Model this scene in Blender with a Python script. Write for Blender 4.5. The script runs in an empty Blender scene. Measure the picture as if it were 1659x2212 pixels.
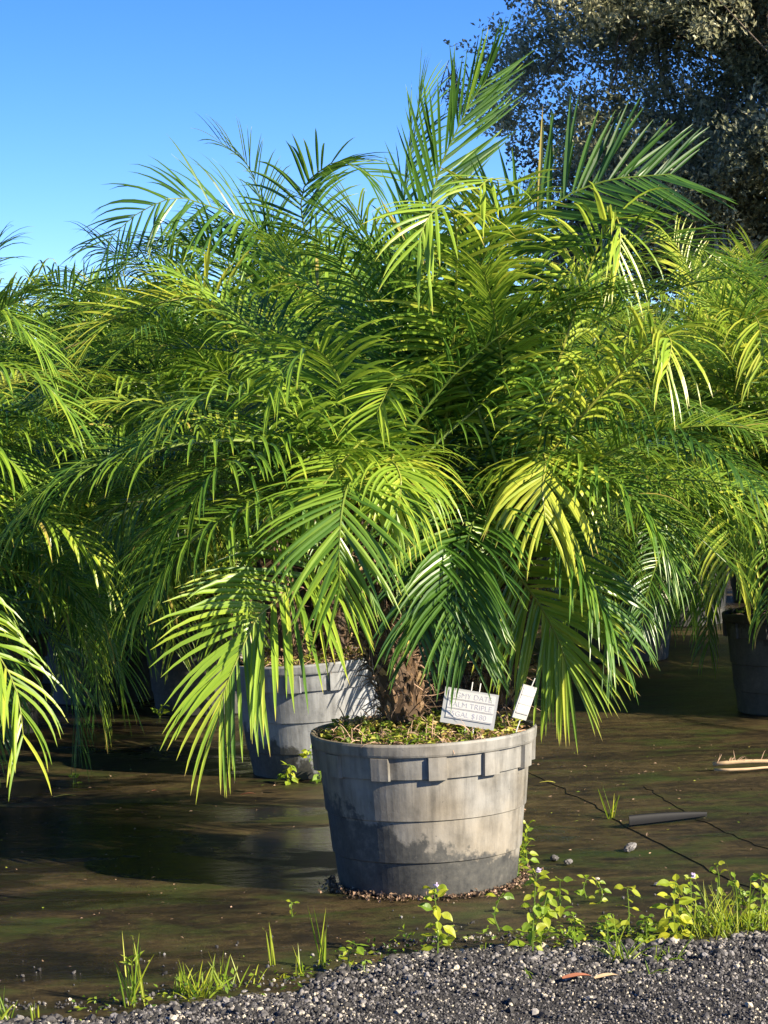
import bpy, math, numpy as np
from mathutils import Vector, Matrix
R = math.radians
SC = bpy.context.scene
COL = SC.collection

# ------------------------------------------------------------------ camera, sky, sun, exposure
PW, PH, FPX = 1659.0, 2212.0, 4920.0          # the photo's grid used for measuring, focal length in it
CAMH, PITCH, ROLL = 1.30, R(2.28), R(2.0)
fw = np.array([0, math.cos(PITCH), -math.sin(PITCH)])
r0 = np.array([1.0, 0, 0]); u0 = np.cross(r0, fw)
rt = r0*math.cos(ROLL) - u0*math.sin(ROLL)
up = u0*math.cos(ROLL) + r0*math.sin(ROLL)
CAMP = np.array([0, 0, CAMH])
cam_d = bpy.data.cameras.new("camera"); cam = bpy.data.objects.new("camera", cam_d); COL.objects.link(cam)
cam.matrix_world = Matrix(((rt[0], up[0], -fw[0], 0), (rt[1], up[1], -fw[1], 0), (rt[2], up[2], -fw[2], CAMH), (0, 0, 0, 1)))
cam_d.sensor_fit = 'HORIZONTAL'; cam_d.sensor_width = 36; cam_d.lens = 36*FPX/PW
cam_d.clip_start = .05; cam_d.clip_end = 3000
SC.camera = cam

SUN_EL = R(27); SUN_AZ = math.atan2(.845, -.535)        # azimuth measured from +Y towards +X: right of and behind the camera
sdir = np.array([math.sin(SUN_AZ)*math.cos(SUN_EL), math.cos(SUN_AZ)*math.cos(SUN_EL), math.sin(SUN_EL)])
W = bpy.data.worlds.new("World"); SC.world = W; W.use_nodes = True
nt = W.node_tree; bg = nt.nodes['Background']
sky = nt.nodes.new('ShaderNodeTexSky'); sky.sky_type = 'NISHITA'; sky.sun_disc = False
sky.sun_elevation = SUN_EL; sky.sun_rotation = SUN_AZ; sky.ozone_density = 3.0; sky.air_density = 1.0; sky.dust_density = 0.0; sky.altitude = 4000
hsv = nt.nodes.new('ShaderNodeHueSaturation'); hsv.inputs['Saturation'].default_value = 1.28; hsv.inputs['Hue'].default_value = .515
nt.links.new(sky.outputs[0], hsv.inputs['Color']); nt.links.new(hsv.outputs[0], bg.inputs[0]); bg.inputs[1].default_value = .088
sl = bpy.data.lights.new("sun", 'SUN'); sl.energy = 5.0; sl.angle = R(.5); sl.color = (1, .89, .70)
so = bpy.data.objects.new("sun", sl); COL.objects.link(so)
so.rotation_euler = Vector(sdir).to_track_quat('Z', 'Y').to_euler(); so.location = (8, -6, 8)
SC.view_settings.view_transform = 'Standard'; SC.view_settings.look = 'None'
SC.view_settings.exposure = 1.42; SC.view_settings.gamma = 1
SC.render.engine = 'CYCLES'
SC.cycles.max_bounces = 8; SC.cycles.transparent_max_bounces = 8

# ------------------------------------------------------------------ helpers
def ray(x, y):
    return fw + rt*((x-PW/2)/FPX) + up*((PH/2-y)/FPX)
def at(x, y, Y):
    d = ray(x, y); return CAMP + d*(Y/d[1])
def gnd(x, y, z=0.0):
    d = ray(x, y); return CAMP + d*((z-CAMH)/d[2])
def nrm(a): return a/np.maximum(np.linalg.norm(a, axis=-1, keepdims=True), 1e-9)
ZV = np.array([0, 0, 1.0])

def link(name, me, mats, parent=None, loc=None):
    o = bpy.data.objects.new(name, me); COL.objects.link(o)
    for m in (mats if isinstance(mats, (list, tuple)) else [mats]):
        if m: me.materials.append(m)
    if parent: o.parent = parent
    if loc is not None: o.location = loc
    return o
def mesh(name, V, F, mats, parent=None, loc=None, mi=None, tone=None, smooth=False):
    me = bpy.data.meshes.new(name)
    me.from_pydata([tuple(v) for v in V] if not isinstance(V, np.ndarray) else V.tolist(), [], F if isinstance(F, list) else F.tolist())
    if mi is not None: me.polygons.foreach_set('material_index', np.asarray(mi, dtype=np.int32))
    if tone is not None:
        a = me.attributes.new('tone', 'FLOAT', 'POINT'); a.data.foreach_set('value', np.asarray(tone, dtype=np.float32))
    if smooth: me.polygons.foreach_set('use_smooth', np.ones(len(me.polygons), dtype=bool))
    me.update()
    return link(name, me, mats, parent, loc)
def tag(o, label, cat, group=None, kind=None):
    if label: o['label'] = label
    if cat: o['category'] = cat
    if group: o['group'] = group
    if kind: o['kind'] = kind
    return o
def empty(name, loc, label, cat, group=None):
    o = bpy.data.objects.new(name, None); COL.objects.link(o); o.location = loc; o.empty_display_size = .1
    return tag(o, label, cat, group)
def struct(o): o['kind'] = 'structure'; return o

def spline(C, n):
    C = np.asarray(C, float)
    if len(C) == 2: C = np.array([C[0], (C[0]*2+C[1])/3, (C[0]+C[1]*2)/3, C[1]])
    k = len(C); seg = np.linalg.norm(np.diff(C, axis=0), axis=1); s = np.concatenate([[0], np.cumsum(seg)])
    E = np.vstack([2*C[0]-C[1], C, 2*C[-1]-C[-2]])
    u = np.linspace(0, s[-1], n); out = []
    for v in u:
        i = min(max(np.searchsorted(s, v, side='right')-1, 0), k-2)
        t = (v-s[i])/max(seg[i], 1e-9)
        a, b, c, d = E[i], E[i+1], E[i+2], E[i+3]
        out.append(.5*((2*b)+(c-a)*t+(2*a-5*b+4*c-d)*t*t+(3*b-a-3*c+d)*t**3))
    return np.array(out)
class MB:
    """collects pieces into one mesh"""
    def __init__(s): s.V = []; s.F = []; s.M = []; s.T = []; s.n = 0
    def add(s, V, F, m=0, tone=.5):
        V = np.asarray(V, float)
        s.V.append(V); s.F += [[i+s.n for i in f] for f in (F if isinstance(F, list) else F.tolist())]
        s.M += [m]*len(F); s.T.append(np.broadcast_to(np.asarray(tone, float), (len(V),))); s.n += len(V)
    def tube(s, P, rad, k=6, m=0, tone=.5, cap=True):
        P = np.asarray(P, float); n = len(P); rad = np.broadcast_to(np.asarray(rad, float), (n,))
        T = nrm(np.gradient(P, axis=0)); ref = np.array([0.31, .9, .2]) if abs(T[0][2]) > .7 else ZV
        A = nrm(np.cross(T, ref)); B = np.cross(T, A)
        th = np.arange(k)*2*np.pi/k
        V = (P[:, None]+rad[:, None, None]*(A[:, None]*np.cos(th)[None, :, None]+B[:, None]*np.sin(th)[None, :, None])).reshape(-1, 3)
        F = [[i*k+j, i*k+(j+1) % k, (i+1)*k+(j+1) % k, (i+1)*k+j] for i in range(n-1) for j in range(k)]
        if cap: F += [list(range(k))[::-1], [(n-1)*k+j for j in range(k)]]
        s.add(V, F, m, tone)
    def box(s, c, size, rot=None, m=0, tone=.5):
        x = np.array([[-1,-1,-1],[1,-1,-1],[1,1,-1],[-1,1,-1],[-1,-1,1],[1,-1,1],[1,1,1],[-1,1,1]])*np.asarray(size)/2
        if rot is not None: x = x@np.asarray(rot).T
        s.add(x+np.asarray(c), [[0,3,2,1],[4,5,6,7],[0,1,5,4],[1,2,6,5],[2,3,7,6],[3,0,4,7]], m, tone)
    def build(s, name, mats, parent=None, loc=None, smooth=False):
        return mesh(name, np.vstack(s.V), s.F, mats, parent, loc, s.M, np.concatenate(s.T), smooth)

def blades(mb, P0, D, L, Wd, droop, segs, rng, tone, m=0, fold=.25, wref=None, taper=None):
    """strips (grass blades, leaflets): P0,D (n,3); L,Wd,droop,tone (n,)"""
    n = len(P0); D = nrm(D)
    if wref is None: wref = rng.normal(size=(n, 3))
    w0 = nrm(np.cross(D, wref))
    if taper is None: taper = np.interp(np.linspace(0, 1, segs+1), [0, .15, .45, .8, 1], [.5, .85, 1, .6, .04])
    p = P0.copy(); d = D.copy(); V = np.zeros((n, segs+1, 3, 3))
    for j in range(segs+1):
        w = nrm(w0-(w0*d).sum(1, keepdims=True)*d); nn = np.cross(w, d)
        hw = (Wd*taper[j]*.5)[:, None]
        V[:, j, 0] = p-w*hw; V[:, j, 1] = p-nn*hw*2*fold; V[:, j, 2] = p+w*hw
        p = p+d*(L/segs)[:, None]
        d = nrm(d-ZV*(droop*(j+1)/segs*1.6/segs)[:, None])
    base = np.arange(n)[:, None, None]*(segs+1)*3+np.arange(segs)[None, :, None]*3
    q0 = np.concatenate([base+0, base+1, base+4, base+3], 2); q1 = np.concatenate([base+1, base+2, base+5, base+4], 2)
    F = np.concatenate([q0.reshape(-1, 4), q1.reshape(-1, 4)])
    t = np.repeat(tone, (segs+1)*3).reshape(n, segs+1, 3).copy(); t[:, -1] += .12; t[rng.uniform(0, 1, n) < .3, -1] += .4
    mb.add(V.reshape(-1, 3), F, m, np.clip(t.reshape(-1), 0, 1))
def leaves(mb, P, D, Nn, L, Wd, tone, m=0, fold=.18):
    """small rhombic leaves: two faces folded along the midrib"""
    n = len(P); D = nrm(D); S = nrm(np.cross(D, Nn)); N2 = np.cross(S, D)
    L = np.broadcast_to(L, (n,))[:, None]; Wd = np.broadcast_to(Wd, (n,))[:, None]
    V = np.stack([P, P+D*L*.45+S*Wd*.5+N2*Wd*fold, P+D*L, P+D*L*.45-S*Wd*.5+N2*Wd*fold], 1).reshape(-1, 3)
    b = np.arange(n)[:, None]*4
    F = np.concatenate([np.concatenate([b, b+1, b+2], 1), np.concatenate([b, b+2, b+3], 1)])
    mb.add(V, F, m, np.repeat(np.broadcast_to(tone, (n,)), 4))

# ------------------------------------------------------------------ materials
def newmat(name):
    m = bpy.data.materials.new(name); m.use_nodes = True
    n = m.node_tree.nodes; return m, n, m.node_tree.links, n['Principled BSDF']
def N(n, t, **kw):
    x = n.new(t)
    for k, v in kw.items(): setattr(x, k, v)
    return x
def ramp(n, l, src, stops):
    r = N(n, 'ShaderNodeValToRGB'); e = r.color_ramp.elements
    while len(e) < len(stops): e.new(.5)
    for i, (p, c) in enumerate(stops):
        e[i].position = p; e[i].color = (c, c, c, 1) if isinstance(c, (int, float)) else (*c, 1)
    l.new(src, r.inputs[0]); return r.outputs[0]
def noise(n, l, scale, detail=4, vec=None, rough=.55, dist=0):
    x = N(n, 'ShaderNodeTexNoise'); x.inputs['Scale'].default_value = scale; x.inputs['Detail'].default_value = detail
    x.inputs['Roughness'].default_value = rough; x.inputs['Distortion'].default_value = dist
    if vec is not None: l.new(vec, x.inputs['Vector'])
    return x.outputs['Fac']
def mapping(n, l, scale=(1, 1, 1), src='Object'):
    tc = N(n, 'ShaderNodeTexCoord'); mp = N(n, 'ShaderNodeMapping'); mp.inputs['Scale'].default_value = scale
    l.new(tc.outputs[src], mp.inputs[0]); return mp.outputs[0]
def mix(n, l, f, a, b, mode='MIX'):
    x = N(n, 'ShaderNodeMix'); x.data_type = 'RGBA'; x.blend_type = mode
    for s, v in ((x.inputs[0], f), (x.inputs[6], a), (x.inputs[7], b)):
        if isinstance(v, (int, float)): s.default_value = v
        elif isinstance(v, tuple): s.default_value = (*v, 1)
        else: l.new(v, s)
    return x.outputs[2]
def math_(n, l, op, a, b=None, c=None):
    x = N(n, 'ShaderNodeMath'); x.operation = op
    for i, v in enumerate((a, b, c)):
        if v is None: continue
        if isinstance(v, (int, float)): x.inputs[i].default_value = v
        else: l.new(v, x.inputs[i])
    return x.outputs[0]
def bump(n, l, p, h, s, d=.01):
    b = N(n, 'ShaderNodeBump'); b.inputs['Strength'].default_value = s; b.inputs['Distance'].default_value = d
    l.new(h, b.inputs['Height']); l.new(b.outputs[0], p.inputs['Normal'])
def leafmat(name, stops, rough=.35, trans=.35, tcol=1.6, spec=.5):
    m, n, l, p = newmat(name)
    a = N(n, 'ShaderNodeAttribute'); a.attribute_name = 'tone'
    c = ramp(n, l, a.outputs['Fac'], stops); l.new(c, p.inputs['Base Color'])
    p.inputs['Roughness'].default_value = rough; p.inputs['Specular IOR Level'].default_value = spec
    t = N(n, 'ShaderNodeBsdfTranslucent'); hs = N(n, 'ShaderNodeHueSaturation'); hs.inputs['Value'].default_value = tcol
    hs.inputs['Saturation'].default_value = 1.0; hs.inputs['Hue'].default_value = .492
    l.new(c, hs.inputs['Color']); l.new(hs.outputs[0], t.inputs[0])
    mx = N(n, 'ShaderNodeMixShader'); mx.inputs[0].default_value = trans
    l.new(p.outputs[0], mx.inputs[1]); l.new(t.outputs[0], mx.inputs[2]); l.new(mx.outputs[0], n['Material Output'].inputs[0])
    return m
M = {}
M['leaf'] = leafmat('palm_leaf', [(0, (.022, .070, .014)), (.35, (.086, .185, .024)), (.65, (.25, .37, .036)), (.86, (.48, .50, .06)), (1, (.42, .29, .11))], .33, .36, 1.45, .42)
M['rachis'] = leafmat('rachis', [(0, (.05, .10, .015)), (.6, (.16, .22, .03)), (1, (.36, .33, .06))], .4, .05)
M['weed'] = leafmat('weed_leaf', [(0, (.04, .11, .012)), (.5, (.18, .28, .02)), (1, (.42, .42, .03))], .45, .4, 1.6)
M['clover'] = leafmat('clover_leaf', [(0, (.05, .09, .015)), (.5, (.20, .29, .025)), (.75, (.38, .38, .06)), (1, (.40, .24, .10))], .55, .3)
M['oak'] = leafmat('oak_leaf', [(0, (.05, .066, .036)), (.5, (.21, .22, .115)), (1, (.54, .51, .31))], .45, .35, 1.25, .5)
M['hedge'] = leafmat('far_leaf', [(0, (.02, .045, .015)), (1, (.08, .12, .035))], .5, .2)
def simple(name, col, rough=.6, spec=.5, nz=None, amt=.35, bmp=0):
    m, n, l, p = newmat(name); p.inputs['Roughness'].default_value = rough; p.inputs['Specular IOR Level'].default_value = spec
    if nz:
        f = noise(n, l, nz, 5, mapping(n, l))
        c = mix(n, l, f, tuple(x*(1-amt) for x in col), tuple(min(1, x*(1+amt)) for x in col)); l.new(c, p.inputs['Base Color'])
        if bmp: bump(n, l, p, f, bmp, .01)
    else: p.inputs['Base Color'].default_value = (*col, 1)
    return m
M['boot'] = leafmat('leaf_boot', [(0, (.04, .023, .012)), (.5, (.17, .10, .05)), (.85, (.42, .30, .14)), (1, (.60, .42, .08))], .7, .05)
M['fibre'] = leafmat('root_fibre', [(0, (.04, .025, .015)), (.5, (.19, .12, .07)), (1, (.52, .34, .23))], .8, .08)
M['soil'] = simple('soil', (.045, .03, .018), .9, .2, 60, .6, .8)
M['bark'] = simple('oak_bark', (.13, .105, .08), .9, .2, 14, .5, .8)
M['twig'] = simple('twig', (.42, .37, .31), .8, .2, 20, .3)
M['moss'] = simple('spanish_moss', (.30, .29, .235), .9, .1, 12, .35)
M['paper'] = simple('paper', (.52, .51, .49), .5)
M['sleeve'] = simple('plastic_sleeve', (.36, .36, .35), .3)
M['ink'] = simple('faded_ink', (.32, .32, .38), .6)
M['greyink'] = simple('grey_rule', (.36, .35, .35), .6)
M['wire'] = simple('wire', (.65, .63, .6), .4)
M['straw'] = simple('dry_stalk', (.50, .35, .20), .6, .3, 40, .3)
M['orange'] = simple('orange_leaf', (.33, .13, .07), .6, .3, 30, .3)
M['yellow'] = simple('yellow_leaf', (.45, .42, .08), .5, .3, 30, .3)
M['flower'] = simple('flower', (.55, .45, .62), .7)
M['cloth'] = None

def potmat(name, dust, stain, zmax, phase):
    """black plastic under a pale mineral crust; tide marks and runs have fixed shapes on the pot"""
    m, n, l, p = newmat(name)
    v = mapping(n, l); tc = N(n, 'ShaderNodeTexCoord'); sp = N(n, 'ShaderNodeSeparateXYZ'); l.new(tc.outputs['Object'], sp.inputs[0])
    mv = mapping(n, l, (26, 26, 3.0)); n1 = noise(n, l, 1.0, 6, mv, .65)                 # vertical runs
    n2 = noise(n, l, 9, 7, v, .68); n3 = noise(n, l, 55, 6, v, .7); n4 = noise(n, l, 3.2, 3, v)
    big = noise(n, l, 6.0, 5, v, .6)
    # height limit of the crust (ragged), lifted on one side
    side = math_(n, l, 'MULTIPLY', sp.outputs['X'], -.45)
    lim = math_(n, l, 'ADD', math_(n, l, 'MULTIPLY_ADD', big, .30, -.02+phase), side)
    lim = math_(n, l, 'ADD', lim, math_(n, l, 'MULTIPLY_ADD', n3, .10, math_(n, l, 'MULTIPLY_ADD', n1, .09, -.06)))
    f = math_(n, l, 'MULTIPLY', math_(n, l, 'SUBTRACT', sp.outputs['Z'], lim), 42)
    f = ramp(n, l, math_(n, l, 'ADD', f, .5), [(0, 0), (1, 1)])
    tone = math_(n, l, 'MULTIPLY_ADD', n1, .6, math_(n, l, 'MULTIPLY', n2, .5))
    crust = ramp(n, l, tone, [(.36, tuple(x*.30 for x in dust)), (.50, tuple(x*.68 for x in dust)), (.62, dust), (.85, tuple(min(1, x*1.35) for x in dust))])
    tan = ramp(n, l, math_(n, l, 'ADD', n4, math_(n, l, 'MULTIPLY', sp.outputs['X'], -.5)), [(.36, 0), (.66, 1)])
    crust = mix(n, l, math_(n, l, 'MULTIPLY', tan, .95), crust, mix(n, l, 1.0, crust, stain, 'MULTIPLY'))
    low = ramp(n, l, math_(n, l, 'MULTIPLY_ADD', n2, .6, math_(n, l, 'MULTIPLY', n3, .4)), [(.4, (.030, .031, .031)), (.56, (.07, .068, .06)), (.72, (.16, .145, .12))])
    c = mix(n, l, f, low, crust)
    spk = ramp(n, l, n3, [(.30, 1), (.36, 0)]); c = mix(n, l, math_(n, l, 'MULTIPLY', spk, .6), c, (.03, .03, .03))
    l.new(c, p.inputs['Base Color'])
    rr = ramp(n, l, n2, [(.3, .42), (.7, .75)]); l.new(rr, p.inputs['Roughness']); p.inputs['Specular IOR Level'].default_value = .45
    bump(n, l, p, math_(n, l, 'ADD', n3, n1), .25, .003)
    return m
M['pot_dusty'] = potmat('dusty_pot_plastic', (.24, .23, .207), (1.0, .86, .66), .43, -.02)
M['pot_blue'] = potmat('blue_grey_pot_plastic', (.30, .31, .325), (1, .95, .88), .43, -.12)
M['pot_shaded'] = potmat('shade_toned_pot_plastic', (.028, .029, .029), (1, .85, .6), .43, .05)  # crust darkened in colour to stand in for shade on the rear pots

def groundmat():
    m, n, l, p = newmat('wet_weed_cloth')
    v = mapping(n, l); vs = mapping(n, l, (1.0, 2.2, 1))
    a = noise(n, l, 1.3, 5, vs, .6, .4); b = noise(n, l, 7, 6, vs, .65); c = noise(n, l, 150, 5, v, .8); g = noise(n, l, 1.9, 4, vs, .6, 1.0)
    t = math_(n, l, 'MULTIPLY_ADD', b, .45, math_(n, l, 'MULTIPLY', a, .4)); i_ = noise(n, l, 30, 5, v, .7); t = math_(n, l, 'MULTIPLY_ADD', i_, .30, math_(n, l, 'MULTIPLY_ADD', c, .34, math_(n, l, 'ADD', t, -.21)))
    col = ramp(n, l, t, [(.40, (.008, .006, .004)), (.50, (.026, .019, .009)), (.58, (.056, .040, .017)), (.74, (.12, .088, .04))])
    gm = ramp(n, l, math_(n, l, 'MULTIPLY_ADD', b, .35, math_(n, l, 'MULTIPLY', g, .7)), [(.52, 0), (.66, 1)])
    col = mix(n, l, math_(n, l, 'MULTIPLY', gm, .75), col, (.030, .050, .008))
    # puddles: where the film of water stands, darker and mirror-like
    w = noise(n, l, 1.1, 4, vs, .6, .6); tc = N(n, 'ShaderNodeTexCoord'); sp = N(n, 'ShaderNodeSeparateXYZ'); l.new(tc.outputs['Object'], sp.inputs[0])
    gx_ = math_(n, l, 'MULTIPLY_ADD', sp.outputs['X'], -.11, .02); gy_ = math_(n, l, 'MULTIPLY', math_(n, l, 'ABSOLUTE', math_(n, l, 'ADD', sp.outputs['Y'], -7.1)), -.17)
    gx_ = math_(n, l, 'MINIMUM', math_(n, l, 'MAXIMUM', gx_, -.10), .12); gy_ = math_(n, l, 'MAXIMUM', gy_, -.20)
    pm = math_(n, l, 'ADD', math_(n, l, 'ADD', w, math_(n, l, 'MULTIPLY_ADD', b, .25, -.125)), math_(n, l, 'ADD', gx_, gy_))
    pm = ramp(n, l, pm, [(.44, 0), (.52, 1)])
    col = mix(n, l, math_(n, l, 'MULTIPLY', pm, .75), col, (.010, .009, .007)); l.new(col, p.inputs['Base Color'])
    rr = ramp(n, l, pm, [(0, .46), (1, .09)]); l.new(rr, p.inputs['Roughness'])
    l.new(ramp(n, l, pm, [(0, .22), (1, .5)]), p.inputs['Specular IOR Level'])
    rip = noise(n, l, 16, 4, mapping(n, l, (.6, 2.0, 1)), .6, .8)
    h = math_(n, l, 'MULTIPLY_ADD', math_(n, l, 'MULTIPLY', c, math_(n, l, 'MULTIPLY_ADD', pm, -.85, 1.0)), .5, math_(n, l, 'MULTIPLY_ADD', rip, .35, math_(n, l, 'MULTIPLY', b, .6)))
    bump(n, l, p, h, .65, .012)
    return m
M['ground'] = groundmat()
m, n, l, p = newmat('gravel_stone')
a_ = N(n, 'ShaderNodeAttribute'); a_.attribute_name = 'tone'
f_ = math_(n, l, 'MULTIPLY_ADD', noise(n, l, 90, 4, mapping(n, l)), .55, math_(n, l, 'ADD', a_.outputs['Fac'], -.25))
l.new(ramp(n, l, f_, [(0, (.014, .013, .013)), (.38, (.030, .027, .025)), (.58, (.090, .083, .079)), (.78, (.215, .20, .19)), (1, (.50, .43, .31))]), p.inputs['Base Color'])
p.inputs['Roughness'].default_value = .75
bump(n, l, p, noise(n, l, 160, 4, mapping(n, l)), .5, .004)
M['stone'] = m
M['gravel'] = simple('gravel_bed', (.042, .039, .038), .9, .3, 170, .95, 1)

# ------------------------------------------------------------------ setting: ground, cloth strips, gravel
rngG = np.random.default_rng(5)
gx = np.concatenate([[-900, -200, -60, -20], np.linspace(-6, 6, 61), [20, 60, 200, 900]])
gy = np.concatenate([[-300, -40, -5], np.linspace(2, 18, 81), [30, 80, 250, 1500]])
X, Y = np.meshgrid(gx, gy); Zg = np.zeros_like(X)
inn = (abs(X) <= 6) & (Y >= 2) & (Y <= 18)
Zg[inn] = (.0006*np.sin(X*2.1+.6*Y)+.0006*np.sin(Y*1.7-X))[inn]-.0012
nx = len(gx); ii = (np.arange(len(gy)-1)[:, None]*nx+np.arange(nx-1)[None]).ravel()
struct(mesh('ground', np.stack([X, Y, Zg], -1).reshape(-1, 3), np.stack([ii, ii+1, ii+nx+1, ii+nx], 1), M['ground'], smooth=True))
def strip(name, pts, z, th, seed):
    """a lapped sheet of cloth lying on the ground: its left edge follows pts"""
    r = np.random.default_rng(seed); P = spline([gnd(x, y)[:2] for x, y in pts], 40); P = P+r.normal(0, .006, P.shape)
    ks = np.array([0, .03, .12, .5, 1.0]); dirv = np.array([2.6, 1.4])
    V = []; 
    for q in P:
        for k in ks:
            zz = z+th*(1 if k == 0 else 1.0-.6*min(1, k*8))
            V.append([*(q+dirv*k), zz])
    nk = len(ks); F = [[i*nk+j, i*nk+j+1, (i+1)*nk+j+1, (i+1)*nk+j] for i in range(len(P)-1) for j in range(nk-1)]
    b = len(V); V += [[*q, -.02] for q in P]; F += [[b+i, i*nk, (i+1)*nk, b+i+1] for i in range(len(P)-1)]
    return struct(mesh(name, np.array(V), F, M['ground'], smooth=False))
strip('ground_cloth', [(1060, 1628), (1150, 1672), (1250, 1722), (1350, 1782), (1450, 1836), (1560, 1892), (1659, 1932), (1850, 2012)], .0002, .0012, 1)
strip('ground_cloth', [(1390, 1700), (1450, 1738), (1510, 1772), (1600, 1812), (1700, 1852), (1900, 1930)], .0020, .0012, 2)

# gravel: sheet with a mounded far edge, then the loose stones as stuff
EDGE = np.array([gnd(x, y)[:2] for x, y in [(-500, 2245), (0, 2196), (200, 2188), (330, 2172), (520, 2150), (640, 2132), (700, 2092), (850, 2064), (1010, 2040), (1200, 2036), (1400, 2030), (1659, 2010), (2200, 1985)]])
def edge_y(x): return np.interp(x, EDGE[:, 0], EDGE[:, 1])+.018*np.sin(13*x+1)+.012*np.sin(31*x)+.010*np.sin(57*x+2)
def grav_z(x, y):
    d = np.clip((edge_y(x)-y)/.30, 0, 1); return -.012*(y < edge_y(x)+.04)+.040*d**.7+(.009*np.sin(9*x+3*y)*np.sin(7*y-2*x)+.008*np.sin(23*x+5*y)*np.sin(19*y-8*x)*np.exp(-(d*.30/.25)**2)+.005*np.sin(41*x)*np.sin(37*y))*d
gx = np.linspace(-3, 3, 301); gv = np.concatenate([np.linspace(0, .6, 40), np.linspace(.65, 2.6, 50)])
V = []
for d in gv:
    for x in gx:
        y = edge_y(x)+.03-d; V.append([x, y, grav_z(x, y)])
nx = len(gx); ii = (np.arange(len(gv)-1)[:, None]*nx+np.arange(nx-1)[None]).ravel()
struct(mesh('gravel_path', np.array(V), np.stack([ii, ii+nx, ii+nx+1, ii+1], 1), M['gravel'], smooth=True))
def ico(sub):
    import bmesh
    bm = bmesh.new(); bmesh.ops.create_icosphere(bm, subdivisions=sub, radius=1)
    V = np.array([v.co[:] for v in bm.verts]); F = [[v.index for v in f.verts] for f in bm.faces]; bm.free(); return V, np.array(F)
ICO1, ICO2, ICO3 = ico(1), ico(2), ico(3)
def rock(geo, rng, rough=.28):
    V, F = geo; k = rng.normal(size=(5, 3)); ph = rng.uniform(0, 6, 5)
    d = sum(np.sin(V@(k[i]*(1.2+i*.8))+ph[i])/(1+.5*i) for i in range(5))
    d2 = rng.uniform(-.13, .13, len(V))
    V2 = V*(1+rough*.45*d+d2)[:, None]*rng.uniform(.65, 1.1, 3)
    q = nrm(rng.normal(size=(3, 3))); Q, _ = np.linalg.qr(q); return V2@Q, F
def stones(n, smin, smax, xr, dr, seed, geo, bias=1.0):
    rng = np.random.default_rng(seed); lib = [rock(geo, rng, .42) for _ in range(14)]
    x = rng.uniform(*xr, n); d = dr[0]+(dr[1]-dr[0])*rng.uniform(0, 1, n)**bias; y = edge_y(x)-d
    s = smin*(smax/smin)**(rng.uniform(0, 1, n)**1.7); tn = np.clip(rng.normal(.40, .23, n)+(rng.uniform(0, 1, n) < .08)*.4, 0, 1)
    V = []; F = []; T = []; b = 0; z = grav_z(x, y)
    for i in range(n):
        a = rng.uniform(0, 6.28); v, f = lib[i % 14]; c, s_ = math.cos(a), math.sin(a)
        vv = v@np.array([[c, s_, 0], [-s_, c, 0], [0, 0, 1]])*s[i]+np.array([x[i], y[i], z[i]+s[i]*.25])
        V.append(vv); F.append(f+b); T.append(np.full(len(vv), tn[i])); b += len(vv)
    return np.vstack(V), np.vstack(F), np.concatenate(T)
parts = [stones(40000, .0022, .0052, (-1.2, 1.25), (.03, .95), 11, ICO1), stones(6500, .0038, .0082, (-1.4, 1.6), (-.02, .6), 12, ICO2, 1.5),
         stones(700, .007, .014, (-1.4, 1.6), (-.03, .36), 13, ICO2, 1.5), stones(2600, .002, .006, (-1.4, 1.6), (-.12, .10), 14, ICO1), stones(420, .002, .007, (-1.4, 1.6), (-.02, -.55), 16, ICO1, 2.2), stones(1200, .005, .012, (-1.7, 1.9), (.6, 1.9), 15, ICO1)]
off = 0; Vs, Fs, Ts = [], [], []
for v, f, t in parts: Vs.append(v); Fs.append(f+off); Ts.append(t); off += len(v)
tag(mesh('gravel', np.vstack(Vs), np.vstack(Fs), M['stone'], tone=np.concatenate(Ts)), 'loose dark grey asphalt gravel along the edge of the track', 'gravel', kind='stuff')

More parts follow.
